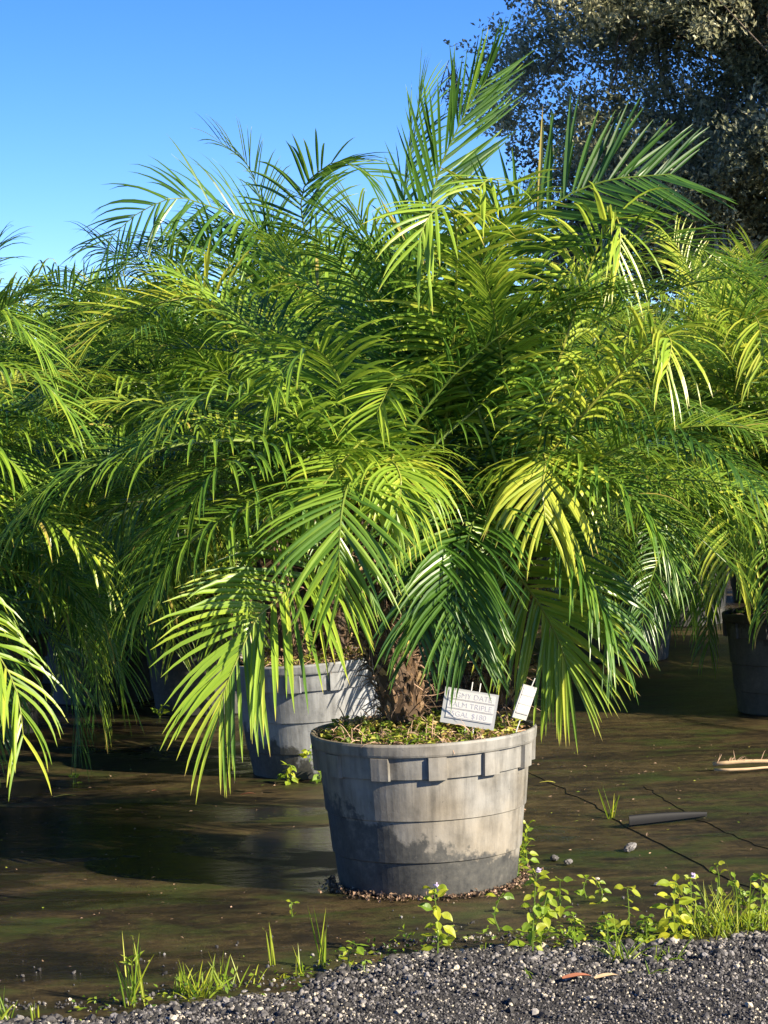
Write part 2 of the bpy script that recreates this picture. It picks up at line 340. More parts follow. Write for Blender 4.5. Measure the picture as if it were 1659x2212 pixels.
# ------------------------------------------------------------------ nursery pots
PR = [(0, .247), (.006, .252), (.096, .262), (.099, .267), (.213, .277), (.216, .282), (.330, .291), (.3325, .299), (.395, .303)]
RIM = [(.393, .301), (.3945, .312), (.400, .314), (.424, .3165), (.430, .314), (.431, .309), (.428, .303), (.405, .296)]
def lathe(prof, seg, f=None):
    th = np.arange(seg)*2*np.pi/seg; V = []
    for z, r in prof:
        for t in th:
            rr, zz = (r, z) if f is None else f(r, z, t); V.append([rr*math.cos(t), rr*math.sin(t), zz])
    F = [[i*seg+j, i*seg+(j+1) % seg, (i+1)*seg+(j+1) % seg, (i+1)*seg+j] for i in range(len(prof)-1) for j in range(seg)]
    return V, F
POTMESH = {}
def pot(loc, mat, label, rot=0, wob=.004, seed=0, lean=(0, 0)):
    t = empty('nursery_pot', loc, label, 'plant pot', 'black plastic nursery pots'); t.rotation_euler = (lean[0], lean[1], rot)
    ph = seed*1.3
    f = lambda r, z, a: (r+wob*math.sin(2*a+ph)*(z/.43)+wob*.5*math.sin(3*a+ph*2)*(z/.43), z+wob*.7*math.sin(2*a+1+ph)*(z/.43)**2)
    mb = MB(); V, F = lathe(PR, 96, f); mb.add(V, F)
    V, F = lathe([(.001, .247), (.001, .01)], 96); mb.add(V, [q[::-1] for q in F])
    V, F = lathe([(.425, .298), (.36, .288)], 96, f); mb.add(V, [q for q in F])
    for k in range(12):                                   # raised lugs under the lip
        a0 = R(-90+6+30*k); V = []; hw = R(4.6)
        for z, e in ((.327, 0), (.330, .012), (.392, .0115), (.3945, 0)):
            for a, q in ((-hw*1.12, 0), (-hw, 1), (0, 1), (hw, 1), (hw*1.12, 0)):
                rr, zz = f(.2985+(z-.33)*.06, z, a0+a); rr += e*q-(0 if q*e else .004)
                V.append([rr*math.cos(a0+a), rr*math.sin(a0+a), zz])
        mb.add(V, [[i*5+j, i*5+j+1, i*5+6+j, i*5+5+j] for i in range(3) for j in range(4)])
    mb.build('wall', M[mat], t)
    mb = MB(); V, F = lathe(RIM, 96, f); mb.add(V, F); mb.build('rim', M[mat], t, smooth=False)
    rng = np.random.default_rng(seed+90); V = [[0, 0, .425]]; seg = 40; F = []
    for i, rr in enumerate((.05, .11, .17, .23, .275, .295)):
        for j in range(seg):
            a = j*2*np.pi/seg; V.append([rr*math.cos(a), rr*math.sin(a), .428-.022*(rr/.295)**2+rng.normal(0, .006)*(i < 5)])
    F += [[0, 1+j, 1+(j+1) % seg] for j in range(seg)]
    F += [[1+i*seg+j, 1+(i+1)*seg+j, 1+(i+1)*seg+(j+1) % seg, 1+i*seg+(j+1) % seg] for i in range(5) for j in range(seg)]
    mesh('soil', np.array(V), F, M['soil'], t, smooth=True)
    return t
def soil_weeds(loc, seed, label, nl=900, nf=420, green=.5, hole=None):
    """a mat of clover leaves, sprouts and dry rootlets over the soil"""
    rng = np.random.default_rng(seed); mb = MB()
    a = rng.uniform(0, 6.28, nl); r = .285*np.sqrt(rng.uniform(0, 1, nl)); cl = np.sin(a*2+seed)*.2+np.sin(r*30+a)*.2
    P = np.stack([r*np.cos(a), r*np.sin(a), .424-.02*(r/.29)**2+.040*rng.uniform(0, 1, nl)**1.5], 1); up_ = nrm(rng.normal(0, .45, (nl, 3))+ZV)
    D = rng.normal(size=(nl, 3)); D[:, 2] *= .3
    tn = np.clip(rng.normal(green, .2, nl)+cl*.5, 0, 1)
    for k in range(3): leaves(mb, P+rng.normal(0, .004, (nl, 3)), D+rng.normal(0, .8, (nl, 3))*[1, 1, .3], up_, rng.uniform(.010, .024, nl), rng.uniform(.009, .019, nl), tn, 0)
    a = rng.uniform(0, 6.28, nf); r = .28*np.sqrt(rng.uniform(0, 1, nf)); P = np.stack([r*np.cos(a), r*np.sin(a), .418+rng.uniform(0, .012, nf)], 1)
    D = rng.normal(size=(nf, 3)); D[:, 2] = abs(D[:, 2])*.8+.1
    blades(mb, P, D, rng.uniform(.03, .075, nf), rng.uniform(.002, .0042, nf), rng.uniform(.5, 4, nf), 5, rng, np.clip(rng.normal(.7, .25, nf), 0, 1), 1, .1, taper=np.array([.8, 1, 1, .9, .7, .3]))
    o = mb.build('soil_weeds', [M['clover'], M['fibre']], None, loc)
    return tag(o, label, 'weeds', kind='stuff')

# ------------------------------------------------------------------ palms
def frond_mb(C, rng, nl=32, L=.235, Wd=.0135, droop=1.0, vee=.30, tone=.4, bare=.13, twist=0.0, side=None, sweep=(78, 30), broken=.02, segs=6, n=26):
    P = spline(C, n); T = nrm(np.gradient(P, axis=0))
    if side is None:
        h = P[-1]-P[0]; h[2] = 0
        if np.linalg.norm(h) < .05: h = np.array([0, -1.0, 0])
        side = np.cross(nrm(h), ZV)
    S = nrm(side[None]-(T@side)[:, None]*T); Nn = np.cross(S, T)
    tw = twist*np.linspace(0, 1, n); c, s = np.cos(tw)[:, None], np.sin(tw)[:, None]
    S, Nn = S*c+Nn*s, Nn*c-S*s
    mb = MB(); mb.tube(P, np.interp(np.linspace(0, 1, n), [0, .15, .5, 1], [.0095, .0062, .0040, .0014]), 5, 1, np.clip(tone+.1, 0, 1), cap=False)
    tt = np.concatenate([np.linspace(bare, .995, nl)+rng.normal(0, .006, nl) for _ in (0, 1)]); sg = np.repeat([-1.0, 1.0], nl)
    keep = rng.uniform(0, 1, 2*nl) > .025; tt = np.clip(tt[keep], bare, 1); sg = sg[keep]; m = len(tt)
    ip = lambda A: np.stack([np.interp(tt, np.linspace(0, 1, n), A[:, k]) for k in range(3)], 1)
    p, t, s3, nn = ip(P), nrm(ip(T)), nrm(ip(S)), nrm(ip(Nn))
    u = (tt-bare)/(1-bare)
    a = np.radians(sweep[0]+(sweep[1]-sweep[0])*u**1.3)+rng.normal(0, .07, m); v = vee+rng.normal(0, .13, m)
    d = t*np.cos(a)[:, None]+(s3*(sg*np.cos(v))[:, None]+nn*np.sin(v)[:, None])*np.sin(a)[:, None]
    ln = L*np.minimum(1, .38+u/.22)*(1-.28*np.clip((u-.62)/.38, 0, 1))*rng.uniform(.86, 1.08, m)
    w = Wd*np.minimum(1, .55+u/.25)*(1-.3*np.clip((u-.7)/.3, 0, 1))*rng.uniform(.85, 1.1, m)
    br = rng.uniform(0, 1, m) < broken; ln[br] *= rng.uniform(.35, .7, br.sum())
    tn = np.clip(tone+rng.normal(0, .10, m), 0, .84); tn[rng.uniform(0, 1, m) < .005] = .95
    blades(mb, p, d, ln, w, droop*rng.uniform(.55, 1.45, m), segs, rng, tn, 0, .2, wref=nn)
    return mb
def arc(h, az, e, Ln, k, rng, n=9):
    """a rachis that leaves the heart h at azimuth az and elevation e and bends down by k"""
    t = np.linspace(0, 1, n); el = e-k*t**1.25; z = np.array([math.cos(az), math.sin(az), 0]); b = np.cross(ZV, z)
    D = z[None]*np.cos(el)[:, None]+ZV[None]*np.sin(el)[:, None]+b[None]*(rng.normal(0, .10)*t)[:, None]
    return h+np.concatenate([np.zeros((1, 3)), np.cumsum((D[:-1]+D[1:])/2*Ln/(n-1), 0)])
def crown_specs(h, nf, rng, Ln=1.05, phase=0, skip=None, emax=84, tones=(.36, .16), fine=1.0):
    out = []
    for i in range(nf):
        q = i/(nf-1); az = phase+i*2.39996+rng.normal(0, .15); e = R(emax-(emax+2)*q**1.1)+rng.normal(0, .09)
        Lf = Ln*rng.uniform(.84, 1.1)*(1-.12*q)*(.8 if q < .08 else 1); k = R(38+62*min(1, q*1.7))*rng.uniform(.8, 1.2)
        if skip and skip(az, e): continue
        hb = h+np.array([math.cos(az), math.sin(az), 0])*.035-ZV*(.16*q)
        out.append((arc(hb, az, e, Lf, k, rng), dict(tone=float(np.clip(rng.normal(*tones)+.05*q, .02, .8)), droop=rng.uniform(.5, 1.6)*(1+1.5*q), vee=rng.uniform(.15, .45), twist=rng.normal(0, .25), L=rng.uniform(.21, .27), Wd=rng.uniform(.009, .012), nl=int(rng.integers(46, 56)))))
    return out
def trunk_mb(C, rng, r0_=.060, r1=.050, boots=190, fib=900):
    P = spline(C, 14); T = nrm(np.gradient(P, axis=0)); mb = MB()
    mb.tube(P, np.linspace(r0_, r1, 14), 12, 0, .12)
    Lt = np.linalg.norm(np.diff(P, axis=0), axis=1).sum()
    ip = lambda A, t: np.array([np.interp(t, np.linspace(0, 1, 14), A[:, k]) for k in range(3)])
    for i in range(boots):
        t = (i+.5)/boots; c = ip(P, t); ax = ip(T, t); a = i*2.39996+rng.normal(0, .12)
        e1 = nrm(np.cross(ax, [0.2, 1, .1])); e2 = np.cross(ax, e1); o = e1*math.cos(a)+e2*math.sin(a); s = np.cross(ax, o)
        b = c+o*(r0_*.86); ln = rng.uniform(.022, .055); wd = rng.uniform(.006, .015); oo = rng.uniform(.006, .030)
        V = [b-s*wd-ax*.01, b+s*wd-ax*.01, b+o*.010, b+ax*ln*.6+o*(oo*.7)-s*wd*.7, b+ax*ln*.6+o*(oo*.7)+s*wd*.7, b+ax*ln*.6+o*(oo*.7+.009), b+ax*ln+o*oo]
        tn = float(np.clip(rng.normal(.42, .22)+(rng.uniform() < .10)*.45, 0, 1))
        mb.add(V, [[0, 2, 5, 3], [2, 1, 4, 5], [1, 0, 3, 4], [3, 5, 6], [5, 4, 6], [4, 3, 6]], 0, tn)
    t = rng.uniform(0, 1, fib); c = np.stack([ip(P, x) for x in t]); th = rng.uniform(0, 6.28, fib); o = np.stack([np.cos(th), np.sin(th), 0*th], 1)
    D = o*rng.uniform(.2, 1, (fib, 1))+rng.normal(0, .5, (fib, 3))
    blades(mb, c+o*r0_*.95, D, rng.uniform(.03, .10, fib), rng.uniform(.0015, .0055, fib), rng.uniform(-1, 3, fib), 4, rng, np.clip(rng.normal(.42, .25, fib), 0, 1), 1, .1)
    return mb
def add_palm(t, trunks, fronds, rng, **kw):
    """trunks: control points; fronds: (rachis points, settings); all in the thing's own frame"""
    for C in trunks: trunk_mb(C, rng, **kw).build('trunk', [M['boot'], M['fibre']], t)
    for C, s in fronds: frond_mb(C, rng, **s).build('frond', [M['leaf'], M['rachis']], t)
def copy_thing(src, loc, rz, label, sc=1.0):
    c = src.copy(); COL.objects.link(c); c.location = loc; c.rotation_euler = (0, 0, rz); c.scale = (sc, sc, sc); c['label'] = label
    for ch in src.children:
        d = ch.copy(); COL.objects.link(d); d.parent = c
        for g in ch.children: e = g.copy(); COL.objects.link(e); e.parent = d
    return c
PG = 'pygmy date palms grown in black nursery pots'

# pot places: measured on the photo, ground contact turned into metres
B1 = gnd(925, 1900); B1[2] = 0
B2 = gnd(692, 1662); B2[2] = 0
B4 = gnd(1722, 1533); B4[2] = 0
B3 = gnd(1340, 1423); B3[2] = 0
B5 = gnd(455, 1532); B5[2] = 0
B6 = np.array([-1.72, 6.80, 0]); B7 = np.array([-1.80, 9.9, 0]); B8 = np.array([-1.75, 12.0, 0])
B9 = np.array([-1.15, 12.6, 0]); B10 = np.array([3.75, 9.1, 0]); B11 = np.array([2.95, 11.4, 0]); B12 = np.array([.35, 13.4, 0])
B13 = np.array([.9, 16.2, 0]); B14 = np.array([-3.1, 15.0, 0]); B15 = np.array([2.6, 15.4, 0]); B16 = np.array([-1.2, 15.6, 0])
B17 = np.array([-1.8, 14.2, 0]); B18 = np.array([-.4, 14.9, 0]); B19 = np.array([1.8, 13.9, 0]); B20 = np.array([.2, 17.6, 0]); B21 = np.array([-2.3, 17.6, 0]); B22 = np.array([-1.38, 11.0, 0])
print('POTS', B1, B2, B3, B4, B5)

pot(B1, 'pot_dusty', 'dusty grey nursery pot with tan stains, closest to the camera, holding the two small signs', 0, .004, 1)
pot(B2, 'pot_blue', 'blue-grey nursery pot in sun just behind and left of the closest pot', R(11), .008, 2, (0, R(-1.5)))
pot(B3, 'pot_shaded', 'dark shaded nursery pot farther back, right of centre, with a sunlit patch on its lip', R(4), .006, 3)
pot(B4, 'pot_shaded', 'nearly black nursery pot with flaking crust cut off by the right edge', R(17), .006, 4)
pot(B5, 'pot_shaded', 'black nursery pot in deep shade behind the blue-grey pot, half hidden by hanging fronds', R(9), .006, 5)
soil_weeds(B1, 3, 'bright clover and dry rootlets covering the soil of the closest pot', 1300, 800, .6)
soil_weeds(B2, 4, 'pinkish dry rootlets and weeds heaped on the soil of the blue-grey pot', 500, 900, .75)
soil_weeds(B3, 6, 'dead leaf litter on the soil of the shaded pot right of centre', 200, 300, .8)
soil_weeds(B4, 7, 'weeds on the soil of the pot cut by the right edge', 300, 300, .5)
soil_weeds(B5, 8, 'small weeds on the soil of the shaded pot behind the blue-grey one', 400, 300, .3)

def above(C, base, m=55):
    """does this rachis rise over the outline the palms make against the sky?"""
    d = C+base-CAMP; zf = d@fw; px = (d@rt)/zf*FPX+PW/2; py = PH/2-(d@up)/zf*FPX
    o = np.interp(px, [0, 100, 230, 350, 600, 800, 860, 900, 1060, 1110, 1180, 1450, 1659], [640, 560, 480, 400, 370, 390, 330, 170, 170, 380, 300, 330, 480])
    return bool((py < o+m).any())
def low(C, base, ymax, x0, x1):
    d = C+base-CAMP; zf = d@fw; px = (d@rt)/zf*FPX+PW/2; py = PH/2-(d@up)/zf*FPX
    return bool(((py > ymax) & (px > x0) & (px < x1)).any())
# --- the palm in the closest pot: three trunks, its most visible fronds measured one by one
rng = np.random.default_rng(21)
def K(pts, **s):   # a measured frond: (x, y, depth) on the photo
    s['L'] *= 1.22; s['Wd'] *= .93; s['nl'] = int(s['nl']*1.6)
    return (np.array([at(x, y, d) for x, y, d in pts])-CUR, s)
CUR = B1
hA, hB, hC = at(775, 1085, 6.35), at(1120, 1085, 6.50), at(950, 1030, 6.68)
P1 = empty('palm', B1, 'triple-trunked pygmy date palm in the closest pot, tallest fronds in front of the oak', 'palm', PG)
tr1 = [[at(872, 1545, 6.42), at(845, 1420, 6.38), at(790, 1280, 6.36), hA], [at(1072, 1520, 6.58), at(1085, 1420, 6.55), at(1110, 1260, 6.52), hB], [at(965, 1540, 6.66), at(962, 1400, 6.68), at(955, 1200, 6.68), hC]]
tr1 = [np.array(c)-B1 for c in tr1]
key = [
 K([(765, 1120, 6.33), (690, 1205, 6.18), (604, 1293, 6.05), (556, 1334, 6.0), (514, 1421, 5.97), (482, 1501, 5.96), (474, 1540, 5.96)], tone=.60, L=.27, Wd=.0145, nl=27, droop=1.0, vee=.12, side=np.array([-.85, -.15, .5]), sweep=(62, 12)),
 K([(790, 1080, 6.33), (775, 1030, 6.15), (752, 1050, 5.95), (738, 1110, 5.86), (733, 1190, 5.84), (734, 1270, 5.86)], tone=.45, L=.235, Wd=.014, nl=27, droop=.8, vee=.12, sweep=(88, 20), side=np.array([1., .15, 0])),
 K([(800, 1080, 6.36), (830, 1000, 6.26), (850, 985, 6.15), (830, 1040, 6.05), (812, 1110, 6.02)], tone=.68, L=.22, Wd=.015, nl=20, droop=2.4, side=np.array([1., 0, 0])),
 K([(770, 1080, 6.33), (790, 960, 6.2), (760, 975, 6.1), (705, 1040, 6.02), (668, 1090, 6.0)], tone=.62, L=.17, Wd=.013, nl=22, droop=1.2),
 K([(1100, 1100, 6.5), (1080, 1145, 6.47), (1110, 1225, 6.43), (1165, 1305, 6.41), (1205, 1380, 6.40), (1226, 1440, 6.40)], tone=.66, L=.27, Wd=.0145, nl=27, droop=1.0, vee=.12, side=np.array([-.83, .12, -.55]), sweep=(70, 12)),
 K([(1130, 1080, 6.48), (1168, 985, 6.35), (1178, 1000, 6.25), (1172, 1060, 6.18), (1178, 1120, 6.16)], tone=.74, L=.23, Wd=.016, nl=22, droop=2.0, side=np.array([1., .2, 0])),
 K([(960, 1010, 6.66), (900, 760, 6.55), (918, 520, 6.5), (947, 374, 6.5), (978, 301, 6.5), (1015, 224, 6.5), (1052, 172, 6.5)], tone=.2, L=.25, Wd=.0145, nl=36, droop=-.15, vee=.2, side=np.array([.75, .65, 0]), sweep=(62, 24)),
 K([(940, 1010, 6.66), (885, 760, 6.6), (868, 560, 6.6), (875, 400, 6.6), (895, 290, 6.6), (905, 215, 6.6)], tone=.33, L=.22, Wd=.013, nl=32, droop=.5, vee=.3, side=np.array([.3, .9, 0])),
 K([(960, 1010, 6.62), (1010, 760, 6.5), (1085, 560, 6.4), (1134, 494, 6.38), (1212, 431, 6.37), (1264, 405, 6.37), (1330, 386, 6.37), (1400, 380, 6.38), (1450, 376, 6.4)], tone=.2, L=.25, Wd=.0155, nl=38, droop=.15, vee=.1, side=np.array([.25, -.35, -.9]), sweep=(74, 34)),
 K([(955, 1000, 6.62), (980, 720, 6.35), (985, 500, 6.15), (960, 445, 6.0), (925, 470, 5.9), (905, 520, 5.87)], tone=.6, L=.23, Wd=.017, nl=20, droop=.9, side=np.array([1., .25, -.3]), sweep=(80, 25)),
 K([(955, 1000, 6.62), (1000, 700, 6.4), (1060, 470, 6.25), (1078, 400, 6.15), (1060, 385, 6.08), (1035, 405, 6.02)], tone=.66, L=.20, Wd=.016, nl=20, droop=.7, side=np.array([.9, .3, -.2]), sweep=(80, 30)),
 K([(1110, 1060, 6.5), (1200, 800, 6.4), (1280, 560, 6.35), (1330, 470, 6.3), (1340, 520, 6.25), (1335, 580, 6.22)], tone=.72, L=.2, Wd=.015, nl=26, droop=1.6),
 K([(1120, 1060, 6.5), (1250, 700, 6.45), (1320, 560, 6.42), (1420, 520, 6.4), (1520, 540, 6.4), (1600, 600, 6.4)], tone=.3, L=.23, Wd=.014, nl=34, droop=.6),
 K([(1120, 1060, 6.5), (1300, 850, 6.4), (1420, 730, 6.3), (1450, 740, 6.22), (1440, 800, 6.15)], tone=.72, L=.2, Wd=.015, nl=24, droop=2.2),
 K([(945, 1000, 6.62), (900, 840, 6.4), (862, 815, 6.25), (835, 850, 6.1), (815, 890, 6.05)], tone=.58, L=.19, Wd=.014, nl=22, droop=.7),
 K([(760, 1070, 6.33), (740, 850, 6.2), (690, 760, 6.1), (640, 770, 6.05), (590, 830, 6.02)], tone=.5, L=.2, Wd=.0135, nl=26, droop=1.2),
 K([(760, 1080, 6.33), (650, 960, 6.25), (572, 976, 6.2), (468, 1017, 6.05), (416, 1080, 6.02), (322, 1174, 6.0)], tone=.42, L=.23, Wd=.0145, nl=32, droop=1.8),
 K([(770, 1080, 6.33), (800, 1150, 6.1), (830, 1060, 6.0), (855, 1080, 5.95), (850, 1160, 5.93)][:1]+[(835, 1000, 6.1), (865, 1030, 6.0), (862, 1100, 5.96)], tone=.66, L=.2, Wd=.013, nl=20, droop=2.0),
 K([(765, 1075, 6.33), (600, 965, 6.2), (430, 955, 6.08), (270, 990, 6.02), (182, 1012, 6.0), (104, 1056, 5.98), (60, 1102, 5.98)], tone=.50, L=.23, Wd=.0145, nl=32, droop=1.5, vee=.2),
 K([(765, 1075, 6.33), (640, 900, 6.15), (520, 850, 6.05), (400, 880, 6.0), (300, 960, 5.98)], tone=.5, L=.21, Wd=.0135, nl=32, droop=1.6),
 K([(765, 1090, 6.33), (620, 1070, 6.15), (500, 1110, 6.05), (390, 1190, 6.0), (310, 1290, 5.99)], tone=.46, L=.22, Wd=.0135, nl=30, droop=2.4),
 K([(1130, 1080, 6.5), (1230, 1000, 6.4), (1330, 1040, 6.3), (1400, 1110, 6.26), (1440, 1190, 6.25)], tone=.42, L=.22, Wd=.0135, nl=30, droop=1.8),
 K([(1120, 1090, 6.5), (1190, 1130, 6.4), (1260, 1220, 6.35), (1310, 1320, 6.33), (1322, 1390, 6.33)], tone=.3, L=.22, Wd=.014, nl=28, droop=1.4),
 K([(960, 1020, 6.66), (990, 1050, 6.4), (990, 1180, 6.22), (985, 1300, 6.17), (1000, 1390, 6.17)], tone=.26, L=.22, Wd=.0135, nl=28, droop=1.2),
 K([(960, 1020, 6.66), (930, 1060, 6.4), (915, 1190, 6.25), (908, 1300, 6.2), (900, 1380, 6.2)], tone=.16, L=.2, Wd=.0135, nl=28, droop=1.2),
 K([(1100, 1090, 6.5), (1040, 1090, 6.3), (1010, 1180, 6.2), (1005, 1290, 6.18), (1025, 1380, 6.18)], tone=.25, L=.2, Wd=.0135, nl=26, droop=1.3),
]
# random fill, held back where it would hang in front of the trunk, the signs or the pot
fill = []
for h, ph in ((hA, .3), (hB, 1.9), (hC, 4.1)):
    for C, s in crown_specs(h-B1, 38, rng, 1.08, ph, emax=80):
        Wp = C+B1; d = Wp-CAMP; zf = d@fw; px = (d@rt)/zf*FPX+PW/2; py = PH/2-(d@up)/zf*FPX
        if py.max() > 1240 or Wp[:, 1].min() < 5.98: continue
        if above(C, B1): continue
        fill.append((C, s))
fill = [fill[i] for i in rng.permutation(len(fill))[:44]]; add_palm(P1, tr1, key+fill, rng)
print('P1 fronds', len(key)+len(fill))

# --- palm of the blue-grey pot
rng = np.random.default_rng(33); CUR = B2
P2 = empty('palm', B2, 'wide pygmy date palm in the blue-grey pot, filling the photo left of centre', 'palm', PG)
h2 = [at(560, 1000, 8.3), at(720, 950, 8.6), at(640, 930, 8.9)]
key2 = [  # frond tones again carry sun and shade in the leaf colour
 K([(640, 930, 8.7), (620, 640, 8.3), (560, 500, 8.1), (499, 463, 8.0), (442, 442, 7.95), (385, 426, 7.9), (333, 442, 7.88), (285, 470, 7.88), (234, 520, 7.88)], tone=.26, L=.25, Wd=.0145, nl=34, droop=.9, vee=.1, side=np.array([.1, -.55, -.8]), sweep=(74, 40), broken=.12),
 K([(560, 1000, 8.3), (520, 760, 8.0), (442, 650, 7.85), (322, 660, 7.78), (234, 697, 7.75), (180, 760, 7.75), (150, 812, 7.75)], tone=.74, L=.26, Wd=.0165, nl=34, droop=.7, vee=.45),
 K([(560, 1000, 8.3), (460, 800, 8.1), (380, 720, 8.0), (300, 730, 7.95), (215, 800, 7.92)], tone=.5, L=.22, Wd=.015, nl=30, droop=.6),
 K([(560, 1000, 8.3), (540, 860, 7.9), (470, 800, 7.8), (400, 830, 7.75), (330, 900, 7.75)], tone=.55, L=.25, Wd=.015, nl=32, droop=1.3),
 K([(720, 950, 8.6), (690, 650, 8.3), (650, 440, 8.2), (690, 370, 8.1), (740, 350, 8.05), (800, 380, 8.05)], tone=.3, L=.22, Wd=.013, nl=34, droop=.9),
 K([(640, 930, 8.7), (600, 600, 8.6), (560, 420, 8.6), (530, 350, 8.6), (480, 310, 8.6)], tone=.4, L=.2, Wd=.012, nl=32, droop=.8),
 K([(560, 1000, 8.3), (470, 1020, 8.0), (380, 1110, 7.9), (300, 1230, 7.88), (250, 1330, 7.88)], tone=.35, L=.25, Wd=.0145, nl=30, droop=1.8),
]
key2 += [
 K([(640, 930, 8.6), (600, 720, 8.2), (520, 580, 8.1), (420, 530, 8.0), (310, 545, 7.98), (225, 610, 7.98)], tone=.32, L=.23, Wd=.0135, nl=38, droop=.9, vee=.5),
 K([(720, 950, 8.6), (680, 680, 8.4), (600, 540, 8.3), (500, 490, 8.3), (400, 510, 8.3), (330, 560, 8.3)], tone=.28, L=.22, Wd=.013, nl=38, droop=.9, vee=.4),
 K([(560, 1000, 8.3), (430, 1040, 7.9), (300, 1090, 7.75), (190, 1160, 7.7), (90, 1250, 7.7)], tone=.42, L=.29, Wd=.0145, nl=36, droop=3.4, vee=.1),
 K([(560, 1010, 8.3), (500, 1060, 7.9), (420, 1120, 7.75), (330, 1180, 7.7), (240, 1230, 7.7)], tone=.36, L=.30, Wd=.0145, nl=36, droop=3.4, vee=.1),
 K([(560, 1000, 8.3), (540, 930, 7.9), (600, 950, 7.7), (660, 1010, 7.6), (690, 1090, 7.58)], tone=.5, L=.25, Wd=.015, nl=30, droop=2.6, vee=.1),
 K([(560, 1000, 8.3), (400, 850, 7.9), (230, 830, 7.75), (100, 880, 7.7), (10, 960, 7.7)], tone=.5, L=.25, Wd=.0145, nl=34, droop=1.6)]
fill2 = []
for h, ph, nf in ((h2[0], .7, 36), (h2[1], 2.2, 36), (h2[2], 3.6, 36)):
    fill2 += [f for f in crown_specs(h-B2, nf, rng, 1.12, ph, emax=78) if not above(f[0], B2, 5) and not low(f[0], B2, 1290, 420, 900)]
tr2 = [np.array([B2+np.array([dx, dy, .41]), (B2+np.array([dx, dy, .41])+h*1.0)/2+np.array([dx*.3, 0, -.03]), h])-B2 for h, dx, dy in ((h2[0], -.07, -.05), (h2[1], .06, 0), (h2[2], -.01, .09))]
fill2 = [fill2[i] for i in rng.permutation(len(fill2))[:99-len(key2)]]; print('P2', len(fill2)); add_palm(P2, tr2, key2+fill2, rng, boots=130, fib=400)

# --- prototypes for the palms standing farther off, then copies
def proto(loc, seed, label, nf=29, Ln=1.1, extra=(), front=9.0, tones=(.38, .15)):
    rng = np.random.default_rng(seed)
    t = empty('palm', loc, label, 'palm', PG); fr = []; tr = []
    for k in range(3):
        a = k*2.094+seed; b = np.array([math.cos(a)*.07, math.sin(a)*.07, .41]); h = np.array([math.cos(a)*.24, math.sin(a)*.24, 1.02+rng.uniform(-.08, .12)])
        tr.append([b, b*.55+h*.45+ZV*.03, h]); fr += [f for f in crown_specs(h, nf, rng, Ln, seed+k*1.7, emax=82, tones=tones) if f[0][:, 1].min() > -front]
    add_palm(t, tr, fr+list(extra), rng, boots=70, fib=90)
    return t
CUR = B6
ex6 = [K([(-450, 960, 6.75), (-200, 960, 6.4), (0, 1088, 6.3), (100, 1118, 6.28), (175, 1172, 6.27), (226, 1232, 6.27)], tone=.66, L=.21, Wd=.015, nl=30, droop=2.6),
       K([(-450, 1000, 6.75), (-220, 1120, 6.2), (-70, 1330, 6.05), (0, 1420, 6.02), (38, 1500, 6.0), (50, 1590, 6.0)], tone=.64, L=.21, Wd=.015, nl=30, droop=2.2),
       K([(-450, 940, 6.75), (-200, 790, 6.5), (0, 790, 6.4), (90, 825, 6.36), (160, 900, 6.35)], tone=.52, L=.22, Wd=.014, nl=32, droop=1.6),
       K([(-450, 950, 6.75), (-240, 880, 6.5), (-60, 940, 6.4), (40, 1010, 6.36), (100, 1090, 6.35)], tone=.5, L=.22, Wd=.014, nl=32, droop=2.0),
       K([(-450, 940, 6.75), (-260, 700, 6.55), (-90, 640, 6.5), (20, 680, 6.46), (90, 750, 6.45)], tone=.5, L=.21, Wd=.013, nl=32, droop=1.2)]
Q6 = proto(B6, 41, 'palm just outside the left edge, its yellow-green frond tips hanging into view', extra=ex6, front=.5)
CUR = B4
ex4 = [K([(1715, 1050, 10.2), (1660, 1020, 9.6), (1610, 1080, 9.3), (1590, 1160, 9.2), (1585, 1230, 9.18)], tone=.74, L=.30, Wd=.02, nl=26, droop=2.4),
       K([(1715, 1050, 10.2), (1560, 940, 9.7), (1480, 1010, 9.45), (1430, 1080, 9.4)], tone=.68, L=.27, Wd=.017, nl=28, droop=2.0),
       K([(1715, 1000, 10.2), (1640, 760, 9.6), (1620, 680, 9.4), (1640, 700, 9.2), (1650, 780, 9.1)], tone=.8, L=.27, Wd=.018, nl=28, droop=1.5)]
Q4 = proto(B4, 57, 'sunlit pygmy date palm in the pot cut by the right edge', extra=ex4, front=.8, Ln=1.22, tones=(.45, .15))
Q5 = proto(B5, 63, 'pygmy date palm in the shaded pot behind the blue-grey one', Ln=1.12)
